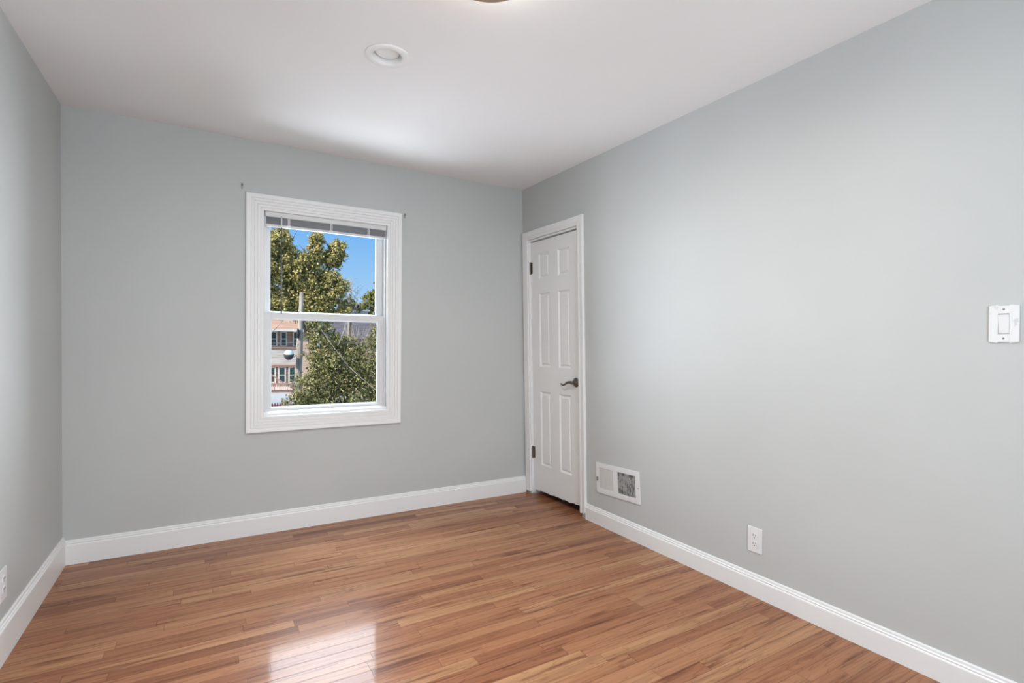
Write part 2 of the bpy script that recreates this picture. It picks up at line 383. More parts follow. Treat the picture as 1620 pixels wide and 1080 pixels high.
# outside storm frame
bm = bmesh.new(); frame_sweep(bm, .985, 1.722, .765, 1.992, [(0, .135), (.03, .135), (.03, .165), (0, .165)]); build('storm_frame', bm, M_VINYL, win)

# mini blind, raised
bl = tag(empty('mini_blind', (1.353, .010, 2.017)), 'white mini blind drawn up to the top of the window', 'blind')
def inb(bm): bmesh.ops.translate(bm, vec=(-1.353, -.010, -2.017), verts=bm.verts[:]); return bm
build('headrail', inb(B((.972, 1.736, -.002, .018, 1.990, 2.0155))), mat('headrail_white', (.70, .70, .69), .4), bl, bevel=.0015)
bm = B((.978, 1.732, -.006, .019, 1.984, 1.9895)); build('headrail_lip', inb(bm), M_VINYL, bl, bevel=.001)
bm = bmesh.new()
for k in range(17):
    z = 1.940+k*.0026
    prism(bm, [(-.006, z-.0005), (.006, z+.0009), (.019, z-.0005), (.019, z+.0001), (.006, z+.0016), (-.006, z+.0002)], (.980, 0, 0), (1.730, 0, 0), (0, 1, 0), (0, 0, 1))
build('slat_stack', inb(bm), M_SLAT, bl)
build('bottom_rail', inb(B((.978, 1.732, -.006, .019, 1.924, 1.9385))), M_VINYL, bl, bevel=.002)
for xx in (1.107, 1.365, 1.610):
    bm = bmesh.new()
    tube(bm, [(xx-.004, -.0075, 1.985), (xx-.003, -.008, 1.955), (xx-.006, -.0075, 1.930)], .0028, 6)
    tube(bm, [(xx+.004, -.0075, 1.985), (xx+.006, -.008, 1.960), (xx+.003, -.0075, 1.930)], .0028, 6)
    box(bm, xx-.012, xx+.012, -.0100, -.006, 1.9265, 1.940)
    build('ladder_cord', inb(bm), M_PLASTIC, bl)
bm = bmesh.new(); tube(bm, [(1.064, -.010, 1.992), (1.064, -.012, 1.380)], .0034, 8)
wd = build('tilt_wand', inb(bm), M_WAND, bl, smooth=True); wd['label'] = 'clear tilt wand coloured dark as its backlit silhouette'
bm = bmesh.new(); tube(bm, [(1.064, -.010, 1.990), (1.064, -.0105, 1.922)], .0042, 8)
build('wand_hook', inb(bm), M_PLASTIC, bl, smooth=True)

# curtain rod hooks left in the wall
def hook(x, z, label):
    h = tag(empty('curtain_rod_hook', (x, 0, z)), label, 'hook', 'curtain rod hooks beside the window')
    build('hook_plate', B((-.005, .005, -.002, 0, -.018, .018)), M_SCREW, h, bevel=.0008)
    bm = bmesh.new(); tube(bm, [(0, -.002, .004), (0, -.014, .002), (0, -.018, .010)], .0028, 8); build('hook_arm', bm, M_PEWTER, h, smooth=True)
    return h
hook(.845, 2.150, 'small grey metal curtain hook on the wall above the left corner of the window casing')
hook(1.866, 2.106, 'small grey metal curtain hook on the wall just right of the casing top corner')

# ------------------------------------------------------------------ door in the right wall
door = empty('door_1', (0, 0, 0), MR); struct(door, 'white six panel door hung in a painted casing beside the corner', 'door')
cp = [(0, 0), (0, -.012), (.006, -.015), (.020, -.0155), (.023, -.0135), (.050, -.017), (.062, -.017), (.065, -.014), (.065, 0)]
bm = bmesh.new(); frame_sweep(bm, .079, .714, .024, 2.026, cp, 'LTR')
for v in bm.verts:
    if v.co.z < .05 and v.co.x > .4: v.co.z = .040+.012*math.sin(v.co.x*400)
bmesh.ops.translate(bm, vec=(0, 0, 0), verts=bm.verts[:])
build('door_casing', bm, M_TRIM, door)
bm = bmesh.new()
for v in (0,): 
    box(bm, .0795, .0885, -.004, .13, .012, 2.020); box(bm, .718, .727, -.004, .13, .045, 2.020); box(bm, .0885, .718, -.004, .13, 2.012, 2.022)
    box(bm, .0885, .100, .058, .07, .03, 2.012); box(bm, .706, .718, .058, .07, .05, 2.012)
build('door_jamb', bm, M_TRIM, door)
# slab
xs = [.0915, .197, .337, .447, .590, .7155]; zs = [.055, .255, .836, 1.030, 1.600, 1.712, 1.905, 2.005]
bm = bmesh.new(); g = [[bm.verts.new((x, .017, z)) for x in xs] for z in zs]; pan = []
for i in range(len(zs)-1):
    for j in range(len(xs)-1):
        f = bm.faces.new((g[i][j], g[i][j+1], g[i+1][j+1], g[i+1][j]))
        if j in (1, 3) and i in (1, 3, 5): pan.append(f)
for f in bm.faces: f.normal_update()
bm.faces.ensure_lookup_table()
if bm.faces[0].normal.y > 0: bmesh.ops.reverse_faces(bm, faces=bm.faces[:])
bmesh.ops.inset_individual(bm, faces=pan, thickness=.004, depth=-.002)
bmesh.ops.inset_individual(bm, faces=pan, thickness=.012, depth=-.008)
bmesh.ops.inset_individual(bm, faces=pan, thickness=.008, depth=0)
bmesh.ops.inset_individual(bm, faces=pan, thickness=.016, depth=.007)
# ragged, worn lower edge
low = [v for v in bm.verts if abs(v.co.z-.055) < 1e-6]
be = [e_ for e_ in bm.edges if all(abs(v.co.z-.055) < 1e-6 for v in e_.verts)]
bmesh.ops.subdivide_edges(bm, edges=be, cuts=5)
rr = random.Random(3)
for v in bm.verts:
    if abs(v.co.z-.055) < 1e-6: v.co.z = .040+.018*(v.co.x-.09)/.6+rr.uniform(-.004, .005)
bd = [e_ for e_ in bm.edges if e_.is_boundary]
ex = bmesh.ops.extrude_edge_only(bm, edges=bd); nv = [v for v in ex['geom'] if isinstance(v, bmesh.types.BMVert)]
for v in nv: v.co.y = .052
bmesh.ops.contextual_create(bm, geom=[e_ for e_ in bm.edges if e_.is_boundary])
me = bpy.data.meshes.new('door_slab'); bm.to_mesh(me); bm.free(); slab = new_obj('door_slab', me, door, M_DOOR)
bv = slab.modifiers.new('bevel', 'BEVEL'); bv.width = .0012; bv.segments = 2; bv.limit_method = 'ANGLE'; bv.angle_limit = .5
for zc in (1.805, .340):
    bm = bmesh.new(); tube(bm, [(.0885, .0085, zc-.048), (.0885, .0085, zc+.048)], .0065, 10)
    box(bm, .0885, .112, .0145, .0175, zc-.044, zc+.044)
    for k in (-.019, .019): tube(bm, [(.0885, .0085, zc+k-.0006), (.0885, .0085, zc+k+.0006)], .0070, 10)
    h = build('hinge', bm, M_HINGE, slab); h['label'] = 'tarnished metal hinge'
hx, hz = .655, .936
hn = new_obj('door_handle', None, slab) if False else None
bm = bmesh.new()
lathe(bm, [(0, 0), (.033, 0), (.034, .003), (.031, .008), (.022, .012), (.016, .014), (.0125, .018), (.0115, .040), (.0125, .044), (.0, .046)], 32,
      Matrix.Translation((hx, .017, hz)) @ Matrix.Rotation(PI/2, 4, 'X'))
hn = build('door_handle', bm, M_PEWTER, slab, smooth=True); hn['label'] = 'dark pewter lever handle with a round rosette'
bm = bmesh.new(); pts = [(hx+.006, hz+.001), (hx-.012, hz+.001), (hx-.035, hz+.001), (hx-.058, hz-.003), (hx-.078, hz-.013), (hx-.097, hz-.022), (hx-.115, hz-.025), (hx-.130, hz-.021), (hx-.140, hz-.013)]
tube(bm, [(x, .017-.040+.006*i/8, z) for i, (x, z) in enumerate(pts)], [.010, .011, .0105, .0095, .008, .0072, .0068, .0062, .005], 12)
o = build('lever', bm, M_PEWTER, hn, smooth=True)
sb = o.modifiers.new('sub', 'SUBSURF'); sb.levels = 1; sb.render_levels = 2
# dark closet beyond the door
bm = B((.02, .90, .14, .70, 0.001, 2.1)); 
for f in [f for f in bm.faces if abs(f.calc_center_median().y-.14) < 1e-4]: bm.faces.remove(f)
o = build('wall_closet', bm, M_GAP); o.matrix_world = MR; struct(o, 'dark closet behind the white door', 'closet')

# ------------------------------------------------------------------ vent, outlets, switch
vt = tag(empty('wall_vent', (1.097, 0, .2235), MR), 'white metal wall register with dusty dark louvres low on the wall between door and outlet', 'vent')
vt.matrix_world = MR @ Matrix.Translation((1.097, 0, .229)) @ Matrix.Rotation(-math.radians(2.6), 4, 'Y')
bm = bmesh.new(); hw, hh = .201, .1985
xs = [-hw, -.172, -.035, .006, .166, hw]
for q in ((-hw, -.172, 0, hh), (-.035, .006, .032, .168), (.166, hw, 0, hh), (-.172, .166, 0, .032), (-.172, .166, .168, hh)): box(bm, q[0], q[1], -.007, 0, q[2], q[3])
bmesh.ops.remove_doubles(bm, verts=bm.verts[:], dist=1e-5)
build('vent_frame', bm, M_PLASTIC, vt, bevel=.0012)
bm = bmesh.new(); box(bm, -.172, -.035, -.0012, 0, .032, .168)
for k in range(14):
    x = -.168+k*.0098; box(bm, x, x+.0050, -.0058, -.001, .032, .168)
build('closed_louvre', bm, mat('louvre_enamel', (.70, .69, .66), .45), vt)
build('duct_shade_plate', B((.006, .166, -.0012, 0, .032, .168)), M_DUCT, vt)  # flat dark plate; the duct's inner shade is put into its colour
fm = mat('dusty_fin', (.42, .41, .38), .6); g = N(fm); nn = g.noise(g.coords((55, 55, 28)), 1., 4, .6)
g.l(g.ramp(nn, [(.38, (.10, .098, .09)), (.52, (.50, .49, .46))]), g.b.inputs['Base Color'])
bm = bmesh.new()
for k in range(17):
    x = .0095+k*.0094; 
    w = .0040 if k in (5, 9) else .0024
    box(bm, x, x+w, -.0064, -.001, .032, .168)
for z in (.072, .112, .140): box(bm, .006, .166, -.0030, -.0016, z, z+.004)
build('open_fins', bm, fm, vt)
bm = bmesh.new(); box(bm, -.187, -.182, -.017, -.006, .078, .104); build('damper_lever', bm, M_SCREW, vt, bevel=.001)
for x, z in ((-.1945, .098), (.190, .099)):
    bm = bmesh.new(); lathe(bm, [(0, .0018), (.003, .0014), (.0045, 0)], 12, Matrix.Translation((x, -.007, z)) @ Matrix.Rotation(PI/2, 4, 'X')); build('screw', bm, M_SCREW, vt)

def outlet(M, x, z, label):
    t = tag(empty('wall_outlet', (x, 0, z), M), label, 'outlet', 'duplex wall outlets')
    build('cover_plate', B((-.0375, .0375, -.0055, 0, -.0605, .0605)), M_PLASTIC, t, bevel=.002, seg=3)
    for zc in (.0195, -.0195):
        bm = bmesh.new(); n = 24; top = []; bot = []
        for i in range(n):
            a = 2*PI*i/n; px = max(-.0165, min(.0165, .0175*math.cos(a))); pz = max(-.0135, min(.0135, .0175*math.sin(a)))
            top.append(bm.verts.new((px, -.0078, zc+pz))); bot.append(bm.verts.new((px, -.005, zc+pz)))
        bm.faces.new(top)
        for i in range(n): bm.faces.new((top[i], top[(i+1) % n], bot[(i+1) % n], bot[i]))
        r = build('receptacle', bm, M_PLASTIC, t)
        bm = B((-.0078, -.0054, -.0082, -.0070, zc-.0005, zc+.0085), (.0054, .0075, -.0082, -.0070, zc+.0005, zc+.0080))
        lathe(bm, [(0, .0082), (.0028, .0082), (.0028, .0070)], 12, Matrix.Translation((0, 0, zc-.0075)) @ Matrix.Rotation(PI/2, 4, 'X'))
        s_ = build('slots', bm, M_DARK, r); s_['label'] = 'dark plug slots'
    bm = bmesh.new(); lathe(bm, [(0, .0068), (.002, .0066), (.003, .0055)], 12, Matrix.Rotation(PI/2, 4, 'X')); build('screw', bm, M_PLASTIC, t)
    return t
ol = outlet(MR, 2.058, .274, 'white duplex outlet low on the right wall above the baseboard')
def copy_tree(o, parent=None):
    c = o.copy(); C.objects.link(c)
    if parent is not None: c.parent = parent
    for ch in list(o.children): copy_tree(ch, c)
    return c
o2 = copy_tree(ol); o2.matrix_world = ML @ Matrix.Translation((-.952, 0, .281))
o2['label'] = 'white duplex outlet on the left wall, cut by the edge of the photo'

sw = tag(empty('light_switch', (2.958, 0, 1.287), MR), 'scuffed white rocker light switch on the right wall', 'light switch')
pm = mat('scuffed_plate', (.84, .85, .83), .22); g = N(pm); nn = g.noise(g.coords((46, 46, 24)), 1., 3, .6)
g.l(g.ramp(nn, [(.60, (.77, .78, .76)), (.70, (.60, .61, .59))]), g.b.inputs['Base Color'])
bm = bmesh.new(); wall_with_hole(bm, -.0385, .0385, -.007, 0, -.060, .060, (-.017, .017, -.0335, .0335)); build('cover_plate', bm, pm, sw, bevel=.0028, seg=3)
bm = bmesh.new(); wall_with_hole(bm, -.0168, .0168, -.0045, 0, -.0333, .0333, (-.0142, .0142, -.0305, .0305)); build('rocker_surround', bm, mat('surround_grey', (.50, .50, .49), .4), sw)
bm = bmesh.new(); prism(bm, [(0, -.0300), (-.0042, -.0300), (-.0062, 0), (-.0092, .0300), (0, .0300)], (-.0138, 0, 0), (.0138, 0, 0), (0, 1, 0), (0, 0, 1)); build('rocker', bm, M_PLASTIC, sw, bevel=.0006)
for z in (.0475, -.0475):
    bm = bmesh.new(); lathe(bm, [(0, .0085), (.002, .0082), (.0034, .007)], 12, Matrix.Translation((0, 0, z)) @ Matrix.Rotation(PI/2, 4, 'X')); build('screw', bm, M_SCREW, sw)

# ------------------------------------------------------------------ ceiling lights
rl = tag(empty('recessed_light', (RLX, RLY, H)), 'unlit round white recessed light in the ceiling', 'ceiling light')
bm = bmesh.new(); lathe(bm, [(.0655, 0), (.094, 0), (.0945, -.003), (.092, -.0050), (.080, -.0065), (.066, -.0070), (.0635, -.0055), (.0615, 0), (.0600, .012), (.055, .045)], 64)
build('trim_ring', bm, M_CEIL, rl, smooth=True)
bm = bmesh.new(); lathe(bm, [(0, .004), (.020, .0045), (.036, .007), (.049, .013), (.056, .022), (.056, .046), (0, .046)], 64); build('lens', bm, mat('unlit_lens', (.80, .79, .77), .5), rl, smooth=True)

cl = tag(empty('ceiling_lamp', (1.412, -2.150, H)), 'lit round flush ceiling lamp with a tan rim, at the photo top edge', 'ceiling lamp')
bm = bmesh.new(); lathe(bm, [(0, 0), (.140, 0), (.142, -.006), (.140, -.024), (.120, -.030), (.120, -.055), (0, -.055)], 64); build('pan', bm, M_CREAM, cl)
bm = bmesh.new(); lathe(bm, [(.1405, -.028), (.1455, -.030), (.1465, -.044), (.1455, -.0575), (.1405, -.0585)], 64)  # unseen glowing ring added to lift the ceiling and upper walls
o = build('fill_band', bm, M_BAND, cl, smooth=True); o['label'] = 'unseen glowing band added above the rim to brighten the ceiling'
bm = bmesh.new(); lathe(bm, [(.1535, -.058), (.1535, -.070), (.150, -.078), (.126, -.081), (.1205, -.080), (.1195, -.058)], 64); build('rim', bm, M_BRONZE, cl, smooth=True)
bm = bmesh.new(); lathe(bm, [(.1195, -.062), (.110, -.067), (.085, -.072), (.050, -.0755), (0, -.077)], 48)
sh = build('glass_bowl', bm, M_GLOW, cl, smooth=True); sh['label'] = 'glowing frosted glass bowl'

# ------------------------------------------------------------------ outside
GZ = -3.45
gm = mat('street_ground', (.34, .32, .28), .9, spec=.1); g = N(gm); nn = g.noise(g.coords((.25, .25, .25)), 1., 5, .6)
g.l(g.ramp(nn, [(.4, (.16, .17, .08)), (.6, (.40, .37, .32))]), g.b.inputs['Base Color'])
o = build('ground', B((-60, 110, 1.5, 150, GZ-.3, GZ)), gm); struct(o, 'ground of the yards and street outside the window', 'ground')
ga = at(440, 641, 22); gx0, gx1 = at(385, 640, 22).x, at(452, 626, 27.6).x
gr = tag(empty('garage', (ga.x, 22, GZ)), 'low garage with a pale flat roof below the house, behind the picket fence', 'garage')
def gp(name, bm, m): bmesh.ops.translate(bm, vec=(-ga.x, -22, -GZ), verts=bm.verts[:]); return build(name, bm, m, gr)
gp('wall', B((gx0, gx1, 22, 27.6, GZ, ga.z-.12)), mat('garage_wall', (.55, .50, .46), .85))
gp('roof', B((gx0-.1, gx1+.1, 21.8, 27.8, ga.z-.12, ga.z)), mat('pale_roofing', (.25, .25, .26), .8))

def leaves(lobes, n, size, seed, squash=1., depth=1., aspect=1.9):
    """leaf blades scattered in clumps through rounded lobes; lobe = (centre, rx, ry, rz)"""
    rs = np.random.RandomState(seed); vol = np.array([l[1]*l[3] for l in lobes]); vol = vol/vol.sum()
    P = []
    for l, f in zip(lobes, vol):
        k = max(1, int(n*f)); nc = max(6, k//45)
        d = rs.normal(size=(nc, 3)); d /= np.linalg.norm(d, axis=1)[:, None]
        r = rs.uniform(.2, 1., nc)**.45*rs.choice([1., 1., 1., 1.22], nc)
        cc = np.array(l[0])+d*r[:, None]*np.array(l[1:4])
        idx = rs.randint(0, nc, k); sp_ = min(l[1], l[3])*.17
        P.append(cc[idx]+rs.normal(size=(k, 3))*sp_)
    P = np.concatenate(P); k = len(P)
    a = rs.normal(size=(k, 3)); a /= np.linalg.norm(a, axis=1)[:, None]
    b = np.cross(a, rs.normal(size=(k, 3))); b /= np.linalg.norm(b, axis=1)[:, None]
    s = size*rs.uniform(.6, 1.35, k)[:, None]; L = a*s; Wd = b*s/aspect
    V = np.stack([P-L, P+Wd-L*.1, P+L, P-Wd-L*.1], 1).reshape(-1, 3)
    F = np.arange(k*4).reshape(-1, 4)
    me = bpy.data.meshes.new('foliage'); me.vertices.add(len(V)); me.vertices.foreach_set('co', V.astype(np.float32).ravel())
    me.loops.add(len(V)); me.loops.foreach_set('vertex_index', F.astype(np.int32).ravel())
    me.polygons.add(k); me.polygons.foreach_set('loop_start', np.arange(0, k*4, 4, dtype=np.int32))
    me.update(calc_edges=True); return me
def px_lobe(u, v, ru, rv, y, dep=1.):
    c = at(u, v, y); ex = at(u+ru, v, y); ez = at(u, v-rv, y)
    rx = abs(ex.x-c.x); rz = abs(ez.z-c.z); return (tuple(c), rx, min(rx, rz)*dep, rz)
def branches(bm, base, top, r0, tips, seed):
    rs = random.Random(seed); base = Vector(base); top = Vector(top)
    tube(bm, [base, base.lerp(top, .5)+Vector((rs.uniform(-.1, .1), 0, 0)), top], [r0, r0*.8, r0*.5], 10)
    for tp in tips:
        tp = Vector(tp); s0 = base.lerp(top, rs.uniform(.45, .95)); md = s0.lerp(tp, .5)+Vector((rs.uniform(-.2, .2), rs.uniform(-.2, .2), rs.uniform(0, .25)))
        tube(bm, [s0, md, tp], [r0*.42, r0*.24, r0*.08], 7)
        for _ in range(5):
            q0 = md.lerp(tp, rs.uniform(.1, .9)); d = Vector((rs.uniform(-1, 1), rs.uniform(-.6, .6), rs.uniform(-.1, 1.)))*(tp-s0).length*.28
            tube(bm, [q0, q0+d*.5+Vector((0, 0, .05)), q0+d], [r0*.13, r0*.08, r0*.03], 5)
M_BARK = mat('bark', (.16, .125, .095), .9, spec=.1)
M_TWIG = mat('grey_twig', (.30, .25, .22), .9, spec=.1)
M_LEAF_Y = leaf_mat('autumn_leaf', [(0, (.07, .08, .03)), (.3, (.27, .25, .09)), (.65, (.52, .45, .18)), (.90, (.68, .54, .21)), (1, (.58, .37, .18))])
M_LEAF_G = leaf_mat('green_leaf', [(0, (.030, .036, .014)), (.35, (.14, .145, .050)), (.7, (.32, .30, .115)), (.93, (.56, .48, .25)), (1, (.42, .26, .17))])
M_LEAF_D = leaf_mat('far_leaf', [(0, (.08, .10, .03)), (.5, (.24, .24, .06)), (1, (.46, .38, .12))])

def tree(name, label, lobes, n, size, m, base, top, r0, seed, group, twig=None):
    t = tag(empty(name, (base[0], base[1], base[2])), label, 'tree', group)
    inv = Vector(base)
    me = leaves(lobes, n, size, seed)
    for v in me.vertices: v.co -= inv
    new_obj('foliage', me, t, m)
    bm = bmesh.new(); branches(bm, base, top, r0, [l[0] for l in lobes], seed); bmesh.ops.translate(bm, vec=-inv, verts=bm.verts[:])
    build('trunk', bm, twig or M_BARK, t, smooth=True); return t

Y = 29.
lb = [(444, 388, 20, 26), (470, 418, 36, 22), (500, 384, 12, 17), (505, 403, 20, 12), (534, 396, 13, 17), (526, 412, 16, 12), (448, 432, 20, 15), (482, 447, 34, 20), (524, 452, 24, 22), (448, 478, 24, 22), (492, 482, 34, 24),
      (530, 488, 26, 12), (415, 420, 24, 40), (420, 472, 24, 26)]
b0 = at(502, 600, Y); tree('tall_tree', 'tall tree with yellowing autumn leaves filling the upper sash', [px_lobe(*l, Y, 1.1) for l in lb], 52000, .080, M_LEAF_Y, (b0.x, Y, GZ), at(490, 450, Y), .30, 11, None)
Y = 13.
lb = [(515, 532, 24, 26), (540, 575, 42, 36), (592, 580, 40, 42), (505, 612, 40, 28), (560, 630, 60, 36), (603, 535, 22, 20), (474, 634, 26, 16), (515, 575, 24, 28), (620, 610, 40, 50), (548, 548, 22, 16), (500, 660, 50, 25), (500, 556, 16, 24), (496, 520, 12, 14), (504, 506, 18, 12)]
b0 = at(560, 700, Y); tree('bushy_tree', 'dense dark green bushy tree filling the lower sash', [px_lobe(*l, Y, 1.0) for l in lb], 42000, .036, M_LEAF_G, (b0.x, Y, GZ), at(548, 580, Y), .12, 5, None)
Y = 70.
b0 = at(590, 520, Y); tree('distant_tree', 'olive rounded tree beyond the roofs at the right of the upper sash', [px_lobe(*l, Y, .8) for l in ((588, 478, 14, 14), (575, 486, 14, 9), (602, 470, 14, 20), (590, 500, 30, 8))], 5000, .17, M_LEAF_D, (b0.x, Y, GZ), at(588, 485, Y), .3, 8, None)
Y = 56.
b0 = at(551, 520, Y); tree('dark_tree', 'small dark green tree between the tall autumn tree and the sky', [px_lobe(*l, Y, .8) for l in ((552, 477, 9, 7), (545, 484, 12, 8), (560, 488, 12, 6))], 2600, .13, leaf_mat('dark_leaf', [(0, (.03, .05, .02)), (1, (.14, .16, .05))]), (b0.x, Y, GZ), at(551, 480, Y), .2, 9, None)
# bare tree
Y = 44.; b0 = at(552, 520, Y); t = tag(empty('bare_tree', (b0.x, Y, GZ)), 'leafless grey tree against the blue sky', 'tree')
bm = bmesh.new(); branches(bm, (b0.x, Y, GZ), at(553, 465, Y), .15, [at(u, v, Y+dy) for u, v, dy in ((557, 438, 0), (566, 452, .4), (545, 455, -.3), (562, 461, .2), (570, 464, 0), (549, 447, .3), (540, 462, 0))], 21)
bmesh.ops.translate(bm, vec=-Vector((b0.x, Y, GZ)), verts=bm.verts[:]); build('branches', bm, M_TWIG, t, smooth=True)
Y = 20.; b0 = at(563, 640, Y); t = tag(empty('twiggy_shrub', (b0.x, Y, GZ)), 'bare twiggy shrub in front of the dark roof', 'shrub')
bm = bmesh.new(); rs = random.Random(4); base = Vector((b0.x, Y, GZ)); cr = at(566, 580, Y)
tube(bm, [base, cr], [.06, .03], 7)
for k in range(34):
    tp = at(rs.uniform(544, 592), rs.uniform(512, 534), Y+rs.uniform(-.3, .3)); md = cr.lerp(tp, .5)+Vector((rs.uniform(-.12, .12), 0, .1)); tube(bm, [cr, md, tp], [.014, .010, .005], 5)
bmesh.ops.translate(bm, vec=-base, verts=bm.verts[:]); build('branches', bm, mat('pale_twig', (.40, .32, .26), .9), t)

# two storey house across the street
Y = 42.
M_SHINGLE = siding_mat('mauve_shingle', (.40, .27, .23), (.30, .20, .175), .16)
M_BOARD = siding_mat('weathered_white_board', (.58, .54, .52), (.36, .30, .27), .17, 1.)
M_PEACH = siding_mat('peach_board', (.60, .43, .35), (.50, .36, .30), .17)
M_ROOF = siding_mat('brown_shingle_roof', (.46, .27, .18), (.36, .21, .145), .22)
M_WTRIM = mat('house_white_trim', (.62, .60, .58), .6)
M_WGLASS = mat('house_window_glass', (.035, .055, .055), .15)
def rect(u0, u1, v0, v1, y): a = at(u0, v1, y); b = at(u1, v0, y); return a.x, b.x, a.z, b.z
xl = at(400, 550, Y).x; xr = at(492, 550, Y).x; zt = at(440, 521, Y).z; zm1 = at(440, 549.5, Y).z; zm0 = at(440, 577, Y).z
hs = tag(empty('two_storey_house', ((xl+xr)/2, Y, GZ)), 'weathered two storey house with white boards and mauve shingles beyond the pole', 'house')
off = Vector(((xl+xr)/2, Y, GZ))
def hp(name, bm, m, parent=None, **k):
    bmesh.ops.translate(bm, vec=-off, verts=bm.verts[:]); return build(name, bm, m, parent or hs, **k)
hp('upper_wall', B((xl, xr, Y, Y+7, zm1, zt)), M_SHINGLE)
hp('middle_wall', B((xl, xr, Y-.10, Y+7, zm0, zm1)), M_BOARD)
hp('lower_wall', B((xl, xr, Y, Y+7, GZ, zm0)), M_SHINGLE)
bx0 = at(477.5, 550, Y).x
hp('corner_bay', B((bx0, xr+.12, Y-.35, Y+2, GZ, zt)), M_PEACH)
hp('belt_trim', B((xl, bx0, Y-.18, Y, zm1-.06, zm1+.06), (xl, bx0, Y-.14, Y, zm0-.16, zm0+.02)), mat('brown_trim', (.30, .17, .13), .7))
zr = at(440, 489, Y+3.6).z
bm = bmesh.new(); prism(bm, [(-.75, zt-.02), (3.6, zr), (8, zt-.02), (8, zt-.14), (-.75, zt-.14)], (xl-.4, Y, 0), (xr+.5, Y, 0), (0, 1, 0), (0, 0, 1)); hp('roof', bm, M_ROOF)
hp('fascia', B((xl-.4, xr+.5, Y-.82, Y-.76, zt-.16, zt+.04)), M_WTRIM)
def hwin(u0, u1, v0, v1):
    x0, x1, z0, z1 = rect(u0, u1, v0, v1, Y-.05)
    bm = bmesh.new(); wall_with_hole(bm, x0-.09, x1+.09, Y-.07, Y, z0-.09, z1+.09, (x0, x1, z0, z1)); zc = (z0+z1)/2
    box(bm, x0, x1, Y-.06, Y-.02, zc-.03, zc+.03)
    f = hp('window', bm, M_WTRIM); hp('pane', B((x0, x1, Y-.03, Y-.01, z0, z1)), M_WGLASS, f)
for q in ((417, 424.5, 526, 546), (429, 436.8, 526, 546), (445.5, 452.3, 526, 546), (465, 471.5, 526, 546)): hwin(*q)
for q in ((417, 423, 582, 604), (427.5, 434.5, 582, 604), (442, 450.5, 582, 604), (458.5, 466, 582, 604)): hwin(*q)

# porch steps railing
Y = 38.; pr = empty('porch_railing', tuple(at(440, 612, Y))); offp = pr.location.copy(); tag(pr, 'worn reddish stair and porch railing in front of the house', 'railing')
def rp(name, bm, m): bmesh.ops.translate(bm, vec=-offp, verts=bm.verts[:]); return build(name, bm, m, pr)
M_RAIL = mat('worn_red_paint', (.42, .25, .21), .8)
bm = bmesh.new(); tube(bm, [at(418, 584, Y), at(429, 592, Y), at(453, 609, Y)], .055, 6); rp('handrail', bm, M_RAIL)
bm = bmesh.new(); tube(bm, [at(412, 607.5, Y), at(464, 607, Y)], .045, 6); tube(bm, [at(412, 617.5, Y), at(464, 617, Y)], .04, 6); rp('porch_rail', bm, M_RAIL)
for k in range(14):
    u = 414+k*3.4; b_ = at(u, 617, Y); bm = bmesh.new(); tube(bm, [b_, (b_.x, Y, at(u, 607.5, Y).z)], .022, 5); rp('baluster', bm, M_WTRIM if k % 3 else M_RAIL)
for k in range(9):
    u = 420+k*3.4; b_ = at(u, 607, Y); bm = bmesh.new(); tube(bm, [b_, (b_.x, Y, at(u, 585.5+(u-418)*.69, Y).z)], .018, 5); rp('stair_baluster', bm, M_RAIL)
bm = B((at(405, 618, Y).x, at(466, 618, Y).x, Y+.05, 41.8, GZ, at(440, 618, Y).z)); rp('porch_base', bm, mat('porch_board', (.60, .45, .40), .8))

# picket fence, far down at the left corner of the pane
Y = 20.5; p0 = at(400, 650, Y); pf = tag(empty('picket_fence', (p0.x, Y, GZ)), 'dark red picket fence at the bottom left corner of the lower pane', 'fence')
M_PICK = mat('dark_red_picket', (.13, .045, .05), .8)
for k in range(18):
    u = 398+k*4.1; a_ = at(u, 636.5, Y); x = a_.x-p0.x; zt_ = a_.z-GZ; bm = bmesh.new()
    prism(bm, [(-.042, 0), (.042, 0), (.042, zt_-.10), (0, zt_), (-.042, zt_-.10)], (x, 0, 0), (x, .02, 0), (1, 0, 0), (0, 0, 1)); build('picket', bm, M_PICK, pf)
bm = B((-.1, 2.3, .02, .06, .9, .98), (-.1, 2.3, .02, .06, .2, .28)); build('fence_rail', bm, M_PICK, pf)

# dark roofed house and pale far building at the right
Y = 46.; x0, x1 = at(536, 530, Y).x, at(640, 530, Y).x; ze = at(580, 536, Y).z; zr = at(580, 497, Y+4).z
dh = tag(empty('dark_roofed_house', ((x0+x1)/2, Y, GZ)), 'house with a dark slate roof partly hidden by the bushy tree', 'house'); offd = dh.location.copy()
bm = B((x0, x1, Y, Y+8, GZ, ze)); bmesh.ops.translate(bm, vec=-offd, verts=bm.verts[:]); build('wall', bm, M_PEACH, dh)
bm = bmesh.new(); prism(bm, [(-.5, ze), (4, zr), (8.5, ze), (8.5, ze-.12), (-.5, ze-.12)], (x0-.3, Y, 0), (x1, Y, 0), (0, 1, 0), (0, 0, 1)); bmesh.ops.translate(bm, vec=-offd, verts=bm.verts[:])
build('roof', bm, siding_mat('slate_roof', (.12, .115, .14), (.10, .08, .09), .25), dh)
Y = 58.; x0, x1 = at(546, 500, Y).x, at(582, 500, Y).x; z1 = at(560, 491.5, Y).z
fb = tag(empty('far_building', ((x0+x1)/2, Y, GZ)), 'pale grey flat building just above the meeting rail', 'building'); offf = fb.location.copy()
bm = B((x0, x1, Y, Y+6, GZ, z1)); bmesh.ops.translate(bm, vec=-offf, verts=bm.verts[:]); build('wall', bm, mat('pale_wall', (.60, .60, .64), .8), fb)
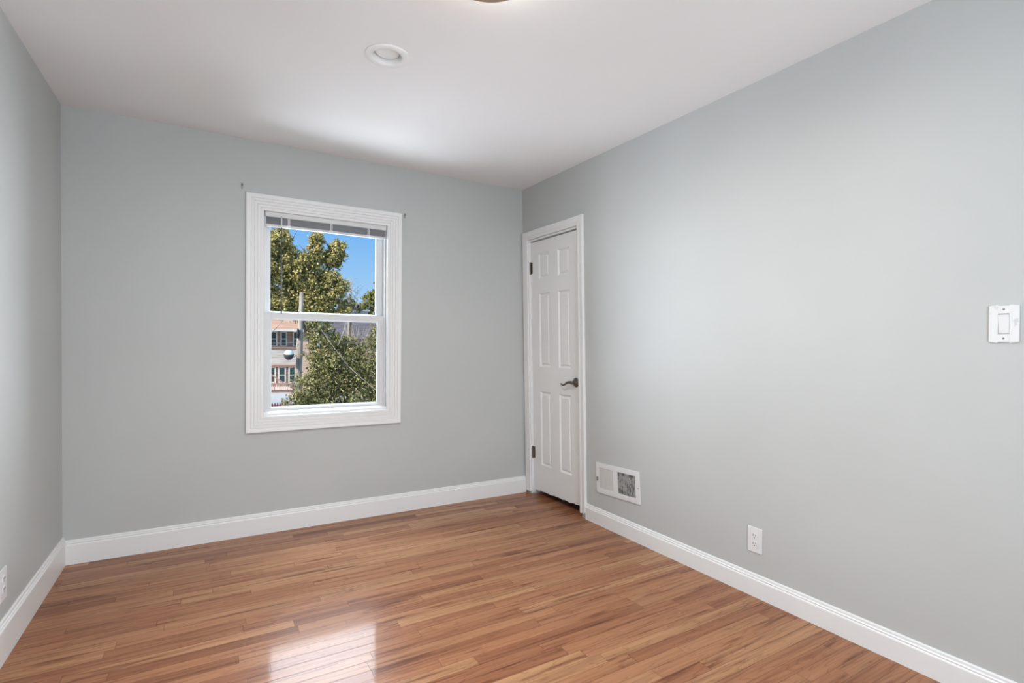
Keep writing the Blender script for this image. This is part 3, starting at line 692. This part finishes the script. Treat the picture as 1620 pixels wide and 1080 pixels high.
bm = B((x0-.2, x1+.2, Y-.2, Y+6, z1, z1+.15)); bmesh.ops.translate(bm, vec=-offf, verts=bm.verts[:]); build('parapet', bm, mat('grey_parapet', (.36, .36, .40), .8), fb)

# utility pole, its dish and the wires
Y = 26.; pt = at(477, 462, Y); pm_ = at(472.8, 580, Y); k = (GZ-pt.z)/(pm_.z-pt.z); pb = pt.lerp(pm_, k)
up_ = tag(empty('utility_pole', tuple(pb)), 'leaning grey wooden utility pole in front of the weathered house', 'utility pole')
pmat = mat('pole_wood', (.44, .37, .31), .85, spec=.1); g = N(pmat); nn = g.noise(g.coords((6, 6, .5)), 2., 5, .7); g.l(g.ramp(nn, [(.35, (.20, .165, .14)), (.65, (.40, .36, .33))]), g.b.inputs['Base Color'])
bm = bmesh.new(); tube(bm, [Vector((0, 0, 0)), (pt-pb)*.6, pt-pb], [.20, .16, .095], 14); build('shaft', bm, pmat, up_, smooth=True)
c0 = at(471.5, 529, Y-.2)-pb; bm = bmesh.new(); lathe(bm, [(0, -.20), (.06, -.18), (.08, 0), (.05, .26), (.02, .34), (0, .35)], 12, Matrix.Translation(c0)); o = build('cable_splice', bm, M_DARK, up_, smooth=True); o['label'] = 'black cable splice case'
Y = 25.5; dc = at(457, 560, Y); ds = tag(empty('satellite_dish', tuple(dc)), 'pale satellite dish with a dark underside fixed beside the utility pole', 'dish')
DT = Matrix.Translation((0, 0, .02)) @ Matrix.Rotation(math.radians(10), 4, 'X')
bm = bmesh.new(); lathe(bm, [(0, -.33), (.10, -.31), (.18, -.24), (.235, -.11), (.25, 0), (.235, 0), (.19, -.13), (.11, -.20), (0, -.22)], 28, DT); d_ = build('bowl', bm, mat('dish_dark', (.045, .045, .05), .6), ds, smooth=True); d_['label'] = 'dark rounded underside'
bm = bmesh.new(); lathe(bm, [(0, .20), (.09, .185), (.17, .13), (.22, .03), (.232, 0), (.232, -.004), (0, -.004)], 28, DT); d_ = build('cover', bm, mat('dish_cover', (.55, .66, .70), .5), ds, smooth=True); d_['label'] = 'pale blue domed cover'
pa = at(468.6, 562, 25.9)-dc; bm = bmesh.new(); tube(bm, [(0, .0, -.20), (.10, .15, -.24), tuple(pa)], .025, 6); build('bracket', bm, M_PEWTER, ds)

M_WIRE = mat('pale_cable', (.36, .32, .29), .7); M_WIREB = mat('black_cable', (.06, .05, .05), .6)
def wire(pts, r, m, label):
    P = []; 
    for i in range(len(pts)-1):
        a, b = at(*pts[i][:3]), at(*pts[i+1][:3]); sag = pts[i+1][3] if len(pts[i+1]) > 3 else 0
        for k in range(13): s = k/12; P.append(a.lerp(b, s)-Vector((0, 0, 4*sag*s*(1-s))))
    bm = bmesh.new(); c = P[0].copy()
    tube(bm, [p-c for p in P], r, 6); o = build('overhead_wire', bm, m, smooth=True); o.location = c
    return tag(o, label, 'wire', 'overhead wires')
wire([(400, 557, 20), (449, 505, 24, .02), (472.5, 500, 25.8, .02)], .016, M_WIRE, 'pale thick wire slanting up across the brown roof to the pole')
wire([(476, 535, 25.8), (540, 542, 11.2, .10), (640, 528, 9, .1)], .010, M_WIREB, 'dark cable running right from the pole across the bushy tree')
wire([(478, 500, 25.8), (508, 521, 11.4, .03), (552, 580, 10.5, .02), (640, 652, 8, .03)], .0052, M_WIRE, 'pale wire slanting down to the right across the bushy tree')
wire([(552, 498, 14), (541, 530, 11.3, .02), (535, 546, 11.2, .0)], .0065, M_WIRE, 'short pale wire dropping left in front of the dark roof')
wire([(400, 541, 25.4), (469, 541, 25.8, .05)], .010, M_WIRE, 'thin level wire crossing the house windows to the pole')
